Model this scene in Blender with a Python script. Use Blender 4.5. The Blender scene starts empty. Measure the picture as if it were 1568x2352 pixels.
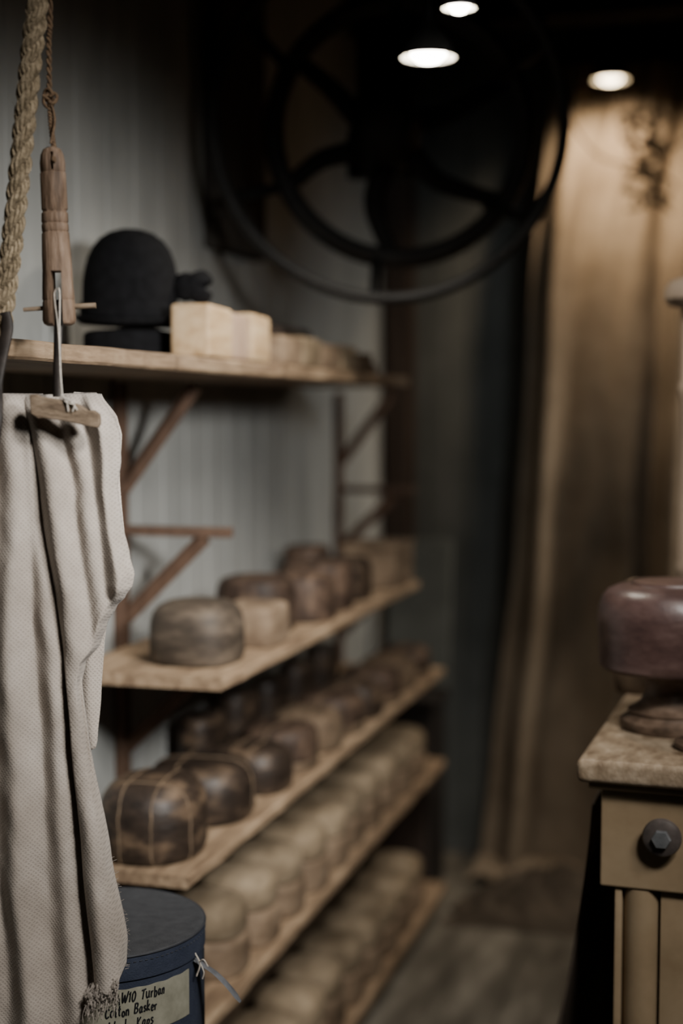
import bpy, bmesh, math, random
from mathutils import Vector, Matrix, noise
random.seed(7)
S=bpy.context.scene
YAW=math.radians(16.2); ct,st=math.cos(YAW),math.sin(YAW)
EYE=1.6
def C(a,d,z): return Vector((a*ct-d*st, a*st+d*ct, z))
col=S.collection
# ---------------------------------------------------------------- materials
def M(name,c1,c2,c3=None,scale=8,stretch=(1,1,1),rough=.75,bump=.3,bscale=40,metal=0,detail=8,rnd=.0,emit=0,bstretch=None,spec=.3,sheen=0):
    m=bpy.data.materials.new(name); m.use_nodes=True; n=m.node_tree.nodes; l=m.node_tree.links
    b=n['Principled BSDF']; b.inputs['Roughness'].default_value=rough; b.inputs['Metallic'].default_value=metal
    b.inputs['Specular IOR Level'].default_value=spec
    if sheen: b.inputs['Sheen Weight'].default_value=sheen
    tc=n.new('ShaderNodeTexCoord'); mp=n.new('ShaderNodeMapping'); mp.inputs['Scale'].default_value=stretch
    l.new(tc.outputs['Object'],mp.inputs['Vector'])
    nz=n.new('ShaderNodeTexNoise'); nz.inputs['Scale'].default_value=scale; nz.inputs['Detail'].default_value=detail; nz.inputs['Roughness'].default_value=.62
    l.new(mp.outputs[0],nz.inputs['Vector'])
    cr=n.new('ShaderNodeValToRGB'); l.new(nz.outputs['Fac'],cr.inputs['Fac'])
    e=cr.color_ramp.elements; e[0].position=.33; e[1].position=.68
    e[0].color=(*c1,1); e[1].color=(*(c3 or c2),1)
    if c3:
        k=e.new(.5); k.color=(*c2,1)
    out=cr.outputs['Color']
    if rnd:
        oi=n.new('ShaderNodeObjectInfo'); mr=n.new('ShaderNodeMapRange'); mr.inputs['To Min'].default_value=1-rnd; mr.inputs['To Max'].default_value=1+rnd
        l.new(oi.outputs['Random'],mr.inputs['Value']); h=n.new('ShaderNodeHueSaturation'); l.new(mr.outputs[0],h.inputs['Value']); l.new(out,h.inputs['Color']); out=h.outputs['Color']
        ad=n.new('ShaderNodeVectorMath'); ad.operation='ADD'; l.new(mp.outputs[0],ad.inputs[0]); l.new(oi.outputs['Location'],ad.inputs[1]); l.new(ad.outputs[0],nz.inputs['Vector'])
    l.new(out,b.inputs['Base Color'])
    if bump:
        mp2=n.new('ShaderNodeMapping'); mp2.inputs['Scale'].default_value=bstretch or stretch; l.new(tc.outputs['Object'],mp2.inputs['Vector'])
        n2=n.new('ShaderNodeTexNoise'); n2.inputs['Scale'].default_value=bscale; n2.inputs['Detail'].default_value=5; l.new(mp2.outputs[0],n2.inputs['Vector'])
        bp=n.new('ShaderNodeBump'); bp.inputs['Strength'].default_value=bump; bp.inputs['Distance'].default_value=.004
        l.new(n2.outputs['Fac'],bp.inputs['Height']); l.new(bp.outputs[0],b.inputs['Normal'])
    if emit:
        b.inputs['Emission Color'].default_value=(*c2,1); b.inputs['Emission Strength'].default_value=emit
    return m
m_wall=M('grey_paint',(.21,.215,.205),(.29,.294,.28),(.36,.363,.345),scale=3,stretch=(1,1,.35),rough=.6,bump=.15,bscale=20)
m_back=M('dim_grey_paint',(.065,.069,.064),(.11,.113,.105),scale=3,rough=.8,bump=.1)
m_floor=M('worn_floor',(.06,.053,.042),(.135,.12,.095),(.26,.235,.19),scale=3,stretch=(3,.6,1),rough=.42,bump=.25,bscale=12)
m_ceil=M('dark_ceiling',(.006,.0055,.005),(.012,.011,.01),scale=4,rough=.9)
m_dark=M('dark_timber',(.010,.0085,.0075),(.022,.018,.015),scale=6,stretch=(4,4,.5),rough=.85,spec=.15)
m_wt=M('smoky_wall_timber',(.028,.025,.022),(.055,.049,.042),scale=6,stretch=(4,4,.5),rough=.85,spec=.15)
m_cab=M('dark_cabinet_wood',(.010,.008,.007),(.024,.019,.015),scale=6,rough=.7)
m_post=M('brown_corner_post',(.03,.02,.015),(.06,.042,.032),scale=6,stretch=(4,4,.5),rough=.8)
m_iron=M('black_iron',(.007,.007,.007),(.014,.014,.0138),scale=12,rough=.65,metal=0,bump=.2,spec=.25)
m_rim=M('worn_black_rim',(.016,.016,.016),(.033,.0325,.032),scale=12,rough=.55,metal=0,bump=.2,spec=.35)
m_hook=M('rusty_dark_iron',(.012,.01,.009),(.035,.028,.024),scale=40,rough=.55,metal=.2,bump=.3)
m_shelf=M('shelf_board',(.13,.085,.052),(.225,.155,.096),(.35,.255,.165),scale=6,stretch=(8,1,8),rough=.75,bump=.3,bscale=20,rnd=.08)
m_bracket=M('red_brown_batten',(.07,.040,.026),(.125,.074,.049),scale=8,stretch=(5,5,1),rough=.7,rnd=.1)
m_pale=M('pale_block_wood',(.12,.088,.055),(.21,.161,.106),(.32,.25,.17),scale=6,stretch=(2,1,2.5),rough=.8,bump=.2,rnd=.2,spec=.15)
m_tan=M('weathered_tan_block',(.085,.057,.035),(.15,.105,.068),(.23,.168,.113),scale=8,stretch=(2,1,3),rough=.75,bump=.2,rnd=.15)
m_mid=M('mid_brown_block_wood',(.045,.030,.019),(.10,.069,.044),(.16,.115,.075),scale=7,stretch=(3,1,3),rough=.75,bump=.2,rnd=.25,spec=.2)
m_gold=M('golden_block_wood',(.33,.215,.11),(.46,.32,.185),(.55,.41,.255),scale=6,stretch=(6,1,6),rough=.6,bump=.15,rnd=.08)
m_pink=M('pinkish_block_wood',(.30,.20,.14),(.41,.295,.215),scale=6,stretch=(2,6,2),rough=.65,bump=.15)
m_brown=M('brown_block_wood',(.018,.011,.008),(.052,.033,.023),(.125,.082,.055),scale=11,stretch=(3,1,2),rough=.6,bump=.35,bscale=30,rnd=.2,spec=.25)
m_darkblk=M('dark_block_wood',(.011,.0075,.0055),(.030,.020,.014),(.12,.08,.05),scale=11,stretch=(1.2,1,2.4),rough=.5,bump=.35,bscale=30,rnd=.15,spec=.35)
m_greyblk=M('grey_brown_block',(.022,.017,.013),(.058,.044,.032),(.13,.10,.073),scale=11,stretch=(1,1,3),rough=.6,bump=.3)
m_seam=M('worn_seam',(.07,.047,.028),(.18,.125,.078),scale=35,rough=.7)
m_felt=M('black_felt',(.004,.004,.0045),(.008,.008,.009),scale=60,rough=.95,bump=.4,bscale=200,spec=.1)
m_burlap=M('burlap',(.125,.096,.067),(.165,.129,.092),(.205,.163,.118),scale=4,rough=.95,bump=.5,bscale=90,spec=.1)
m_sack=M('dark_sacking',(.022,.016,.011),(.055,.04,.027),scale=6,rough=.95,bump=.5)
m_sack2=M('brown_sacking',(.05,.038,.027),(.10,.077,.054),scale=6,rough=.95,bump=.5)
m_apron=M('brown_leather',(.035,.026,.019),(.075,.057,.042),scale=5,rough=.7,bump=.3)
m_rope=M('hemp_rope',(.11,.084,.05),(.23,.18,.115),(.37,.30,.205),scale=90,rough=.95,bump=.8,bscale=400)
m_cord=M('jute_cord',(.08,.05,.03),(.20,.13,.075),scale=200,rough=.95,bump=.5,bscale=500)
m_white=M('white_string',(.42,.38,.33),(.62,.57,.50),scale=300,rough=.9,bump=.5,bscale=600)
m_handle=M('worn_handle_wood',(.05,.031,.02),(.145,.095,.062),(.25,.18,.13),scale=34,stretch=(2.2,2.2,.35),rough=.65,bump=.8,bscale=60)
m_toggle=M('old_toggle_wood',(.09,.062,.04),(.165,.12,.08),(.25,.19,.135),scale=40,stretch=(.5,2,2),rough=.8,bump=.6,bscale=90)
m_table=M('beige_paint',(.165,.116,.066),(.235,.172,.103),(.30,.228,.145),scale=4,rough=.5,bump=.12,bscale=25)
m_tabletop=M('worn_tabletop',(.115,.078,.047),(.22,.165,.11),(.33,.262,.188),scale=18,stretch=(2,1,1.5),rough=.5,bump=.4,bscale=60)
m_purple=M('purple_brown_wood',(.026,.014,.013),(.06,.034,.030),(.105,.066,.058),scale=9,stretch=(1,1,2),rough=.38,bump=.25,bscale=30,spec=.45)
m_stand=M('dark_turned_wood',(.045,.03,.02),(.11,.073,.05),(.19,.133,.095),scale=22,stretch=(1,1,2),rough=.5,bump=.3)
m_knob=M('dark_knob',(.04,.033,.03),(.09,.075,.068),scale=30,rough=.45,bump=.2)
m_bolt=M('steel_bolt',(.10,.105,.11),(.17,.175,.18),scale=40,rough=.5,metal=.3)
m_lid=M('slate_lid_fabric',(.036,.038,.042),(.054,.056,.061),scale=50,rough=.9,bump=.4,bscale=500,spec=.15)
m_navy=M('navy_box_cloth',(.024,.030,.049),(.041,.050,.075),scale=20,rough=.8,bump=.3,bscale=400,spec=.15)
m_edge=M('dark_box_edge',(.02,.022,.028),(.035,.038,.045),scale=30,rough=.5)
m_tape=M('cream_tape',(.19,.185,.14),(.32,.31,.245),scale=25,rough=.6,bump=.1)
m_ink=M('black_ink',(.006,.006,.008),(.009,.009,.011),scale=30,rough=.7,bump=0)
m_leather=M('grey_leather',(.07,.075,.085),(.14,.15,.165),scale=40,rough=.5,bump=.3)
m_bulb=M('lit_bulb',(1,.93,.80),(1,.93,.80),rough=.5,bump=0,emit=38)
m_bulbw=M('warm_bulb',(1,.82,.55),(1,.80,.52),rough=.5,bump=0,emit=16)
m_enamel=M('black_enamel',(.012,.012,.012),(.022,.022,.022),scale=10,rough=.4,bump=0)
m_shin=M('pale_shade_lining',(.6,.58,.52),(.7,.68,.62),scale=10,rough=.5,bump=0)
m_blue=M('blue_tin',(.03,.05,.08),(.05,.08,.11),scale=20,rough=.5)
m_palepole=M('pale_turned_wood',(.17,.13,.095),(.25,.20,.15),scale=12,stretch=(3,3,.5),rough=.6,bump=.1)
m_board=M('grey_board',(.055,.058,.052),(.095,.098,.088),scale=5,rough=.8)
def linen():
    m=M('woven_linen',(.32,.278,.238),(.39,.343,.297),(.46,.41,.362),scale=9,rough=.95,bump=0,sheen=.1,spec=.1)
    n=m.node_tree.nodes; l=m.node_tree.links; b=n['Principled BSDF']
    uv=n.new('ShaderNodeTexCoord'); hs=[]
    for ang in (40,-40):
        mp=n.new('ShaderNodeMapping'); mp.inputs['Rotation'].default_value=(0,0,math.radians(ang)); l.new(uv.outputs['UV'],mp.inputs['Vector'])
        w=n.new('ShaderNodeTexWave'); w.inputs['Scale'].default_value=80; w.inputs['Distortion'].default_value=2.2; w.inputs['Detail'].default_value=3; w.inputs['Detail Scale'].default_value=3; l.new(mp.outputs[0],w.inputs['Vector']); hs.append(w)
    mx=n.new('ShaderNodeMath'); mx.operation='MAXIMUM'; l.new(hs[0].outputs['Fac'],mx.inputs[0]); l.new(hs[1].outputs['Fac'],mx.inputs[1])
    nz=n.new('ShaderNodeTexNoise'); nz.inputs['Scale'].default_value=600; nz.inputs['Detail'].default_value=4; l.new(uv.outputs['UV'],nz.inputs['Vector'])
    ad=n.new('ShaderNodeMath'); ad.operation='MULTIPLY_ADD'; ad.inputs[1].default_value=.7; l.new(mx.outputs[0],ad.inputs[0]); l.new(nz.outputs['Fac'],ad.inputs[2])
    bp=n.new('ShaderNodeBump'); bp.inputs['Strength'].default_value=.6; bp.inputs['Distance'].default_value=.0009; l.new(ad.outputs[0],bp.inputs['Height']); l.new(bp.outputs[0],b.inputs['Normal'])
    src=b.inputs['Base Color'].links[0].from_socket
    mr=n.new('ShaderNodeMapRange'); mr.inputs['From Min'].default_value=.5; mr.inputs['From Max'].default_value=1.1; mr.inputs['To Min'].default_value=.82; mr.inputs['To Max'].default_value=1.06; l.new(ad.outputs[0],mr.inputs['Value'])
    hv=n.new('ShaderNodeHueSaturation'); l.new(src,hv.inputs['Color']); l.new(mr.outputs[0],hv.inputs['Value']); l.new(hv.outputs['Color'],b.inputs['Base Color'])
    return m
m_linen=linen()
# ---------------------------------------------------------------- helpers
def make(name,vf,mat,loc=(0,0,0),rot=(0,0,0),parent=None,smooth=False,**kw):
    v,f=vf[0],vf[1]
    me=bpy.data.meshes.new(name); me.from_pydata([tuple(p) for p in v],[],f); me.update()
    bm=bmesh.new(); bm.from_mesh(me); bmesh.ops.recalc_face_normals(bm,faces=bm.faces); bm.to_mesh(me); bm.free()
    me.materials.append(mat)
    if smooth:
        me.polygons.foreach_set('use_smooth',[True]*len(me.polygons))
        try: me.set_sharp_from_angle(angle=math.radians(38))
        except Exception: pass
    o=bpy.data.objects.new(name,me); col.objects.link(o); o.location=loc; o.rotation_euler=rot
    if parent: o.parent=parent
    for k,x in kw.items(): o[k]=x
    return o
def empty(name,loc=(0,0,0),rot=(0,0,0),**kw):
    o=bpy.data.objects.new(name,None); o.empty_display_size=.05; col.objects.link(o); o.location=loc; o.rotation_euler=rot
    for k,x in kw.items(): o[k]=x
    return o
def box(sx,sy,sz,bev=.003,c=(0,0,0),seg=2):
    bm=bmesh.new(); bmesh.ops.create_cube(bm,size=1)
    for v in bm.verts: v.co=Vector((v.co.x*sx+c[0],v.co.y*sy+c[1],v.co.z*sz+c[2]))
    if bev: bmesh.ops.bevel(bm,geom=bm.edges[:],offset=bev,segments=seg,affect='EDGES',profile=.5)
    bm.verts.index_update()
    r=([v.co.copy() for v in bm.verts],[[v.index for v in f.verts] for f in bm.faces]); bm.free(); return r
def join(*vfs):
    V=[];F=[]
    for v,f in vfs:
        o=len(V); V+=list(v); F+=[[i+o for i in q] for q in f]
    return V,F
def xf(vf,mt): return [mt@Vector(p) for p in vf[0]],vf[1]
def lathe(prof,seg=40,sx=1,sy=1,n=2,cap=True):
    V=[];F=[]
    for r,z in prof:
        r=max(r,1e-4)
        for i in range(seg):
            t=2*math.pi*i/seg; cx,sy_=math.cos(t),math.sin(t)
            x=math.copysign(abs(cx)**(2/n),cx); y=math.copysign(abs(sy_)**(2/n),sy_)
            V.append(Vector((x*r*sx,y*r*sy,z)))
    for j in range(len(prof)-1):
        for i in range(seg):
            k=(i+1)%seg; F.append([j*seg+i,j*seg+k,(j+1)*seg+k,(j+1)*seg+i])
    if cap:
        F.append(list(range(seg))[::-1]); F.append([(len(prof)-1)*seg+i for i in range(seg)])
    return V,F
def tube(pts,rad,seg=8,flat=1.0,flatdir=None):
    pts=[Vector(p) for p in pts]; V=[];F=[]; n=len(pts)
    t0=(pts[1]-pts[0]).normalized(); up=Vector(flatdir) if flatdir else (Vector((0,1,0)) if abs(t0.y)<.9 else Vector((1,0,0)))
    nrm=(up-t0*up.dot(t0)).normalized()
    for i,p in enumerate(pts):
        t=(pts[min(i+1,n-1)]-pts[max(i-1,0)]).normalized()
        nrm=(nrm-t*nrm.dot(t)).normalized(); bn=t.cross(nrm)
        r=rad(i/(n-1)) if callable(rad) else rad
        for k in range(seg):
            a=2*math.pi*k/seg; V.append(p+nrm*(math.cos(a)*r*flat)+bn*(math.sin(a)*r))
    for i in range(n-1):
        for k in range(seg):
            q=(k+1)%seg; F.append([i*seg+k,i*seg+q,(i+1)*seg+q,(i+1)*seg+k])
    F.append(list(range(seg))[::-1]); F.append([(n-1)*seg+k for k in range(seg)])
    return V,F
def spline(pts,n):
    pts=[Vector(p) for p in pts]; P=[pts[0]*2-pts[1]]+pts+[pts[-1]*2-pts[-2]]; out=[]
    for i in range(1,len(P)-2):
        for k in range(n):
            t=k/n; a,b,c,d=P[i-1],P[i],P[i+1],P[i+2]
            out.append(.5*((2*b)+(c-a)*t+(2*a-5*b+4*c-d)*t*t+(3*b-a-3*c+d)*t**3))
    out.append(P[-2]); return out
def torus(R,rw,rd,seg=96,s2=12):
    V=[];F=[]
    for i in range(seg):
        a=2*math.pi*i/seg
        for k in range(s2):
            b=2*math.pi*k/s2; r=R+rw*math.cos(b); V.append(Vector((r*math.cos(a),r*math.sin(a),rd*math.sin(b))))
    for i in range(seg):
        for k in range(s2):
            i2=(i+1)%seg;k2=(k+1)%s2; F.append([i*s2+k,i2*s2+k,i2*s2+k2,i*s2+k2])
    return V,F
def lerp(tab,v):
    if v<=tab[0][0]: return tab[0][1]
    for (a,x),(b,y) in zip(tab,tab[1:]):
        if v<=b:
            t=(v-a)/(b-a); t=t*t*(3-2*t)*.5+t*.5; return x+(y-x)*t
    return tab[-1][1]
def boolean_cut(o,cut):
    md=o.modifiers.new('b','BOOLEAN'); md.operation='DIFFERENCE'; md.object=cut; md.solver='EXACT'
    bpy.context.view_layer.update(); dg=bpy.context.evaluated_depsgraph_get()
    me=bpy.data.meshes.new_from_object(o.evaluated_get(dg)); o.modifiers.clear(); o.data=me; bpy.data.objects.remove(cut)
# ---------------------------------------------------------------- room shell
def planked(length,height,thick,pw,gap=.006):
    prof=[(0,0)]; x=0
    while x+pw<length:
        x+=pw; prof+=[(x-gap,0),(x,gap*1.2),(x+gap,0)]
    prof+=[(length,0),(length,thick),(0,thick)]
    V=[Vector((p[0],p[1],0)) for p in prof]+[Vector((p[0],p[1],height)) for p in prof]; n=len(prof)
    F=[[i,(i+1)%n,(i+1)%n+n,i+n] for i in range(n)]+[list(range(n))[::-1],list(range(n,2*n))]
    return V,F
H=2.95
WX=-1.27; BY=5.0; RX=2.2; FY=-1.6
make('wall_left',xf(planked(BY-FY+.1,H,.1,.135,.004),Matrix(((0,-1,0,WX),(1,0,0,FY-.05),(0,0,1,0),(0,0,0,1)))),m_wall,kind='structure')
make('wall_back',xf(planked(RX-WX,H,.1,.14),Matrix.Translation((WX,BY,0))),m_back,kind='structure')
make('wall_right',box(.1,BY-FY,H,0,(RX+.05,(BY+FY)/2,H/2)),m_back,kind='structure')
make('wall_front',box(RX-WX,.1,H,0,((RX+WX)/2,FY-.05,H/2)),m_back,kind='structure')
fl=planked(RX-WX,BY-FY,.1,.16,.004)
make('floor',([Vector((p.x+WX,FY+p.z,-p.y)) for p in fl[0]],fl[1]),m_floor,kind='structure')
make('ceiling',box(RX-WX+.2,BY-FY+.2,.1,0,((RX+WX)/2,(BY+FY)/2,H+.05)),m_ceil,kind='structure')
for i,y in enumerate((2.0,3.3,4.5)):
    make('trim_%d'%(i+1),box(RX-WX-.01,.14,.15,.006,((RX+WX)/2,y,H-.075)),m_dark,kind='structure')
make('trim_4',box(.09,.12,H-.01,.006,(WX+.055,BY-.07,H/2)),m_post,kind='structure')
# ---------------------------------------------------------------- shelves
def board(y0,y1,x0,x1,ztop,th,seed,rough=.004):
    n=60; V=[];F=[]
    for i in range(n+1):
        y=y0+(y1-y0)*i/n; w=rough*(noise.noise(Vector((seed,y*9,0)))+.6*noise.noise(Vector((seed,y*31,3))))
        w2=rough*.4*noise.noise(Vector((seed+5,y*20,0)))
        ring=[(x0,ztop-th),(x0,ztop),(x1+w-.004,ztop),(x1+w,ztop-.004),(x1+w+w2,ztop-th+.004),(x1+w-.004+w2,ztop-th)]
        V+=[Vector((a,y,b)) for a,b in ring]
    for i in range(n):
        for k in range(6):
            q=(k+1)%6; F.append([i*6+k,i*6+q,(i+1)*6+q,(i+1)*6+k])
    F.append([0,1,2,3,4,5]); F.append([n*6+k for k in range(6)][::-1])
    return V,F
ZT,Z2,Z3,Z4,Z5=1.695,1.115,.80,.505,.10
XF=-.92
shelves=[('top',1.42,3.88,-.93,ZT,.027,.014,'rough pine wall shelf carrying black hat and pale blocks'),
 ('2',2.40,3.97,XF,Z2,.024,.004,'pine wall shelf holding brown rounded hat blocks'),
 ('3',2.23,4.32,XF,Z3,.022,.004,'long pine wall shelf with dark hat blocks'),
 ('4',2.10,4.34,XF,Z4,.024,.004,'lower pine shelf stacked with pale hat blocks'),
 ('5',2.05,4.36,XF,Z5,.03,.004,'bottom pine shelf stacked with pale hat blocks near the floor')]
for i,(k,y0,y1,xf_,z,th,rg,lab) in enumerate(shelves):
    make('shelf',board(y0,y1,WX+.026,xf_,z,th,i*3.1,rg),m_shelf,label=lab,category='shelf',group='wall shelves')
for y in (2.15,3.2,4.2):
    make('shelf_bearer',box(.24,.06,Z5-.031,.003,(WX+.15,y,(Z5-.031)/2)),m_bracket,label='short wooden bearer under the bottom shelf',category='wooden bearer',group='shelf bearers')
def bracket(y,arms=True):
    e=empty('shelf_bracket',(WX,y,0),label='red-brown wooden shelf bracket with upright and diagonal braces',category='shelf bracket',group='shelf brackets')
    make('upright',box(.022,.035,1.66,.002,(.013,0,.83)),m_bracket,parent=e)
    def brace(z0,x1,z1):
        a=Vector((.02,0,z0)); b=Vector((x1,0,z1)); make('brace',tube([a,b],.016,4,flat=.8,flatdir=(0,1,0)),m_bracket,parent=e)
    def arm(x1,z): make('arm',box(x1-.02,.028,.02,.002,((x1+.02)/2,0,z)),m_bracket,parent=e)
    brace(1.44,.18,1.650)
    arm(.256,1.355); brace(1.17,.20,1.345)
    brace(.90,.2,1.072); brace(.58,.22,.760); brace(.28,.22,.463)
    return e
bracket(2.69); bracket(4.30)
# ---------------------------------------------------------------- hat blocks
PROF={'dome':[(.90,0),(.96,.03),(1,.12),(1,.5),(.985,.66),(.93,.8),(.82,.9),(.65,.965),(.4,.995),(.2,1),(0,1)],
 'low':[(.95,0),(.99,.04),(1,.12),(1,.60),(.985,.75),(.94,.87),(.86,.945),(.7,.985),(.4,1),(0,1)],
 'flat':[(.95,0),(.98,.04),(1,.15),(1,.75),(.985,.88),(.93,.96),(.84,.995),(.6,1.0),(0,1.0)]}
def block(x,y,z,a,b,h,style,mat,rot=0,label='',group=None,seams=(),n=2.4,base=None,basemat=None):
    kw=dict(label=label,category='hat block')
    if group: kw['group']=group
    e=empty('hat_block',(x,y,z),(0,0,rot),**kw) if (seams or base) else None
    z0=0
    if base:
        make('base_board',lathe([(.96,0),(1,.004),(1,base-.004),(.96,base)],36,a*1.02,b*1.02,n),basemat or m_mid,parent=e,smooth=True); z0=base
    vf=lathe([(r,z0+t*(h-z0)) for r,t in PROF[style]],44,a,b,n)
    if e is None:
        return make('hat_block',vf,mat,(x,y,z),(0,0,rot),smooth=True,**kw)
    make('crown',vf,mat,parent=e,smooth=True)
    for off,axis in seams:
        pts=[];P=PROF[style]; A,B=(a,b) if axis=='x' else (b,a)
        fine=[]
        for (r0,t0),(r1,t1) in zip(P,P[1:]):
            for k in range(6): fine.append((r0+(r1-r0)*k/6,t0+(t1-t0)*k/6))
        for r,t in fine:
            if A*r<=abs(off)*1.02: break
            if t*(h-z0)<.003: continue
            pts.append((off+.003*noise.noise(Vector((t*6,off*90,1))),B*r*(1-abs(off/(A*r))**n)**(1/n)-.0012,z0+t*(h-z0)-.0008*t))
        pts=pts+[(p[0],-p[1],p[2]) for p in pts[::-1]]
        if axis=='y': pts=[(p[1],p[0],p[2]) for p in pts]
        make('seam',tube(pts,.0026,6),m_seam,parent=e,smooth=True)
    return e
g='hat blocks on the second shelf'
block(-1.036,2.56,Z2,.088,.088,.122,'dome',m_greyblk,label='grey-brown rounded wooden hat block at the shelf end',group=g,n=2.6)
block(-1.0,2.79,Z2,.062,.07,.085,'flat',m_tan,label='small tan squared wooden hat block beside a grey-brown one',group=g,n=5)
for (x,y,a,b,h,s,m,l) in [(-1.06,2.965,.085,.085,.122,'low',m_brown,'dark brown low-domed hat block'),
  (-1.02,3.155,.085,.085,.11,'low',m_brown,'reddish brown low hat block'),
  (-1.03,3.345,.085,.085,.115,'flat',m_brown,'reddish brown flat-topped hat block'),
  (-1.03,3.535,.08,.085,.108,'low',m_darkblk,'near-black low hat block'),
  (-1.17,3.69,.06,.07,.12,'flat',m_brown,'brown hat block against the wall')]:
    block(x,y,Z2,a,b,h,s,m,label=l,group=g)
make('wooden_box',join(box(.15,.22,.105,.006,(0,0,.0535)),box(.158,.228,.012,.003,(0,0,.112))),m_tan,(-1.01,3.85,Z2+.001),label='small tan wooden box at the far shelf end',category='box')
g='hat blocks on the third shelf'
block(-1.04,2.355,Z3,.093,.108,.14,'dome',m_darkblk,label='wide dark oval hat block with pale worn seams over the crown',group=g,seams=((-.03,'x'),(.03,'x'),(-.05,'y')),n=2.3,rot=.08)
block(-1.045,2.60,Z3,.105,.108,.115,'dome',m_darkblk,label='wide dark low hat block with pale seams across',group=g,seams=((-.03,'x'),(.0,'y')),n=2.3,rot=.1)
xs=[(-1.02,2.82,.088,.083,.095,'dome'),(-1.02,3.01,.085,.082,.096,'low'),(-1.015,3.20,.085,.082,.095,'dome'),(-1.015,3.39,.083,.082,.096,'low'),(-1.01,3.58,.083,.082,.095,'dome'),
    (-1.01,3.77,.083,.082,.092,'low'),(-1.01,3.96,.08,.082,.096,'dome'),(-1.01,4.15,.08,.082,.092,'low')]
lbl={'low':'low brown flat-sided hat block with soft top','dome':'low rounded brown hat block with worn seams'}
for i,(x,y,a,b,h,s) in enumerate(xs):
    block(x,y,Z3,a,b,h,s,[m_darkblk,m_brown,m_mid,m_brown][i%4],label=lbl[s],group=g,base=.022 if i%2 else None,rot=random.uniform(-.12,.12),basemat=m_mid,n=2.4,seams=((0,'x'),) if i%2 else ((.02,'x'),(-.02,'x')))
for i in range(5):
    block(-1.185,2.95+i*.23,Z3,.045,.07,.12+.03*random.random(),'flat',m_darkblk,label='narrow dark hat block against the wall',group=g)
g='pale hat blocks on the lower shelves'
def stack(zs,y0,gap,h0,h1):
    y=y0; i=0
    while y<4.27:
        nn=2.6; r0=random.uniform(-.04,.04); dx=random.uniform(-.005,.005)
        block(-1.02+dx,y,zs+.0005,.086,.079,h0-.001,'flat',m_tan,label='bare-wood flat hat block at the bottom of a stack',group=g,n=nn,rot=r0)
        block(-1.02+dx,y,zs+h0+.0005,.081,.075,h1,'dome',m_pale,label='pale rounded hat block on top of a stack',group=g,n=nn,rot=r0)
        if abs(y-2.69)>.13 and abs(y-4.3)>.13: block(-1.19,y,zs,.045,.068,.10,'flat',m_mid,label='brown wooden hat block against the wall',group=g,n=3)
        y+=gap; i+=1
stack(Z4,2.56,.172,.075,.07)
stack(Z5,2.38,.172,.085,.075)
# ---------------------------------------------------------------- top shelf items
def hat(x,y,z,r,h,mat,label,rot=(0,0,0),bow=False):
    e=empty('felt_hat',(x,y,z),rot,label=label,category='hat')
    make('hat_crown',lathe([(1.06,0),(1.04,.06*h),(1.035,.18*h),(1.04,.32*h),(1.035,.45*h),(1.0,.57*h),(.94,.69*h),(.84,.80*h),(.69,.89*h),(.49,.955*h),(.26,.99*h),(0,h)],56,r,r*1.02),mat,parent=e,smooth=True)
    make('hat_band',lathe([(1.075,.012),(1.085,.014),(1.075,.038),(1.06,.039)],56,r,r*1.02,cap=False),mat,parent=e,smooth=True)
    V=[];F=[]; n=56
    for i in range(n):
        t=2*math.pi*i/n; wv=.006*math.cos(2*t)
        for rr,zz in ((.93,.004),(1.06,.0),(1.19,.004+wv),(1.24,.010+wv),(1.19,.012+wv),(1.05,.008),(.93,.010)):
            V.append(Vector((rr*r*math.cos(t),rr*r*math.sin(t),zz)))
    for i in range(n):
        for k in range(7):
            a=(i+1)%n;q=(k+1)%7;F.append([i*7+k,a*7+k,a*7+q,i*7+q])
    make('hat_brim',(V,F),mat,parent=e,smooth=True)
    if bow:
        b=[]; zb_=.074
        for s in (-1,1):
            loop=[(r*1.0+.012+.004*math.sin(u*2*math.pi)+ .022*(1-math.cos(u*2*math.pi)), -.01+s*.012*math.sin(u*2*math.pi)*1.4, zb_+s*.018*(1-math.cos(u*2*math.pi))*.6) for u in [k/20 for k in range(21)]]
            b.append(tube(loop,.016,8,flat=.45,flatdir=(0,1,0)))
        b.append(xf(lathe([(0,-.028),(.018,-.022),(.027,0),(.018,.022),(0,.028)],20),Matrix.Translation((r*1.06+.014,-.01,zb_))))
        make('bow',join(*b),mat,parent=e,smooth=True)
    return e
block(-1.12,2.445,ZT,.084,.084,.054,'flat',m_felt,label='blackened round wooden block under a felt hat',n=2.2)
hat(-1.12,2.445,ZT+.063,.085,.178,m_felt,'black domed felt hat with a side bow on a block',rot=(0,.03,.28),bow=True)
g='pale blocks on the top shelf'
def oblong(x,y,z,sx,sy,sz,mat,label,curve=.0):
    vf=box(sx,sy,sz,min(sx,sy)*.10,(0,0,sz/2),4)
    V=[Vector((p.x,p.y,p.z+.003*noise.noise(p*30))) for p in vf[0]]
    make('hat_block',(V,vf[1]),mat,(x,y,z),smooth=True,label=label,category='hat block',group=g)
oblong(-.972,2.435,ZT+.001,.076,.12,.094,m_gold,'golden wooden block with rounded corners')
oblong(-.982,2.548,ZT+.001,.085,.098,.088,m_pink,'pinkish pale wooden block beside a golden one')
oblong(-.976,2.655,ZT+.001,.085,.105,.092,m_gold,'golden wooden block at the end of a row')
for k,(yy,ll,hh,mm) in enumerate(((2.88,.13,.062,m_tan),(3.02,.13,.066,m_pale),(3.17,.14,.058,m_tan),(3.32,.13,.062,m_pale),(3.47,.13,.05,m_mid))):
    oblong(-.978,yy,ZT+.001,.07,ll,hh,mm,['low tan wooden block','low pale wooden block','low weathered tan block','low pale grey wooden block','low brown wooden block'][k]+' on the top shelf')
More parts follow.
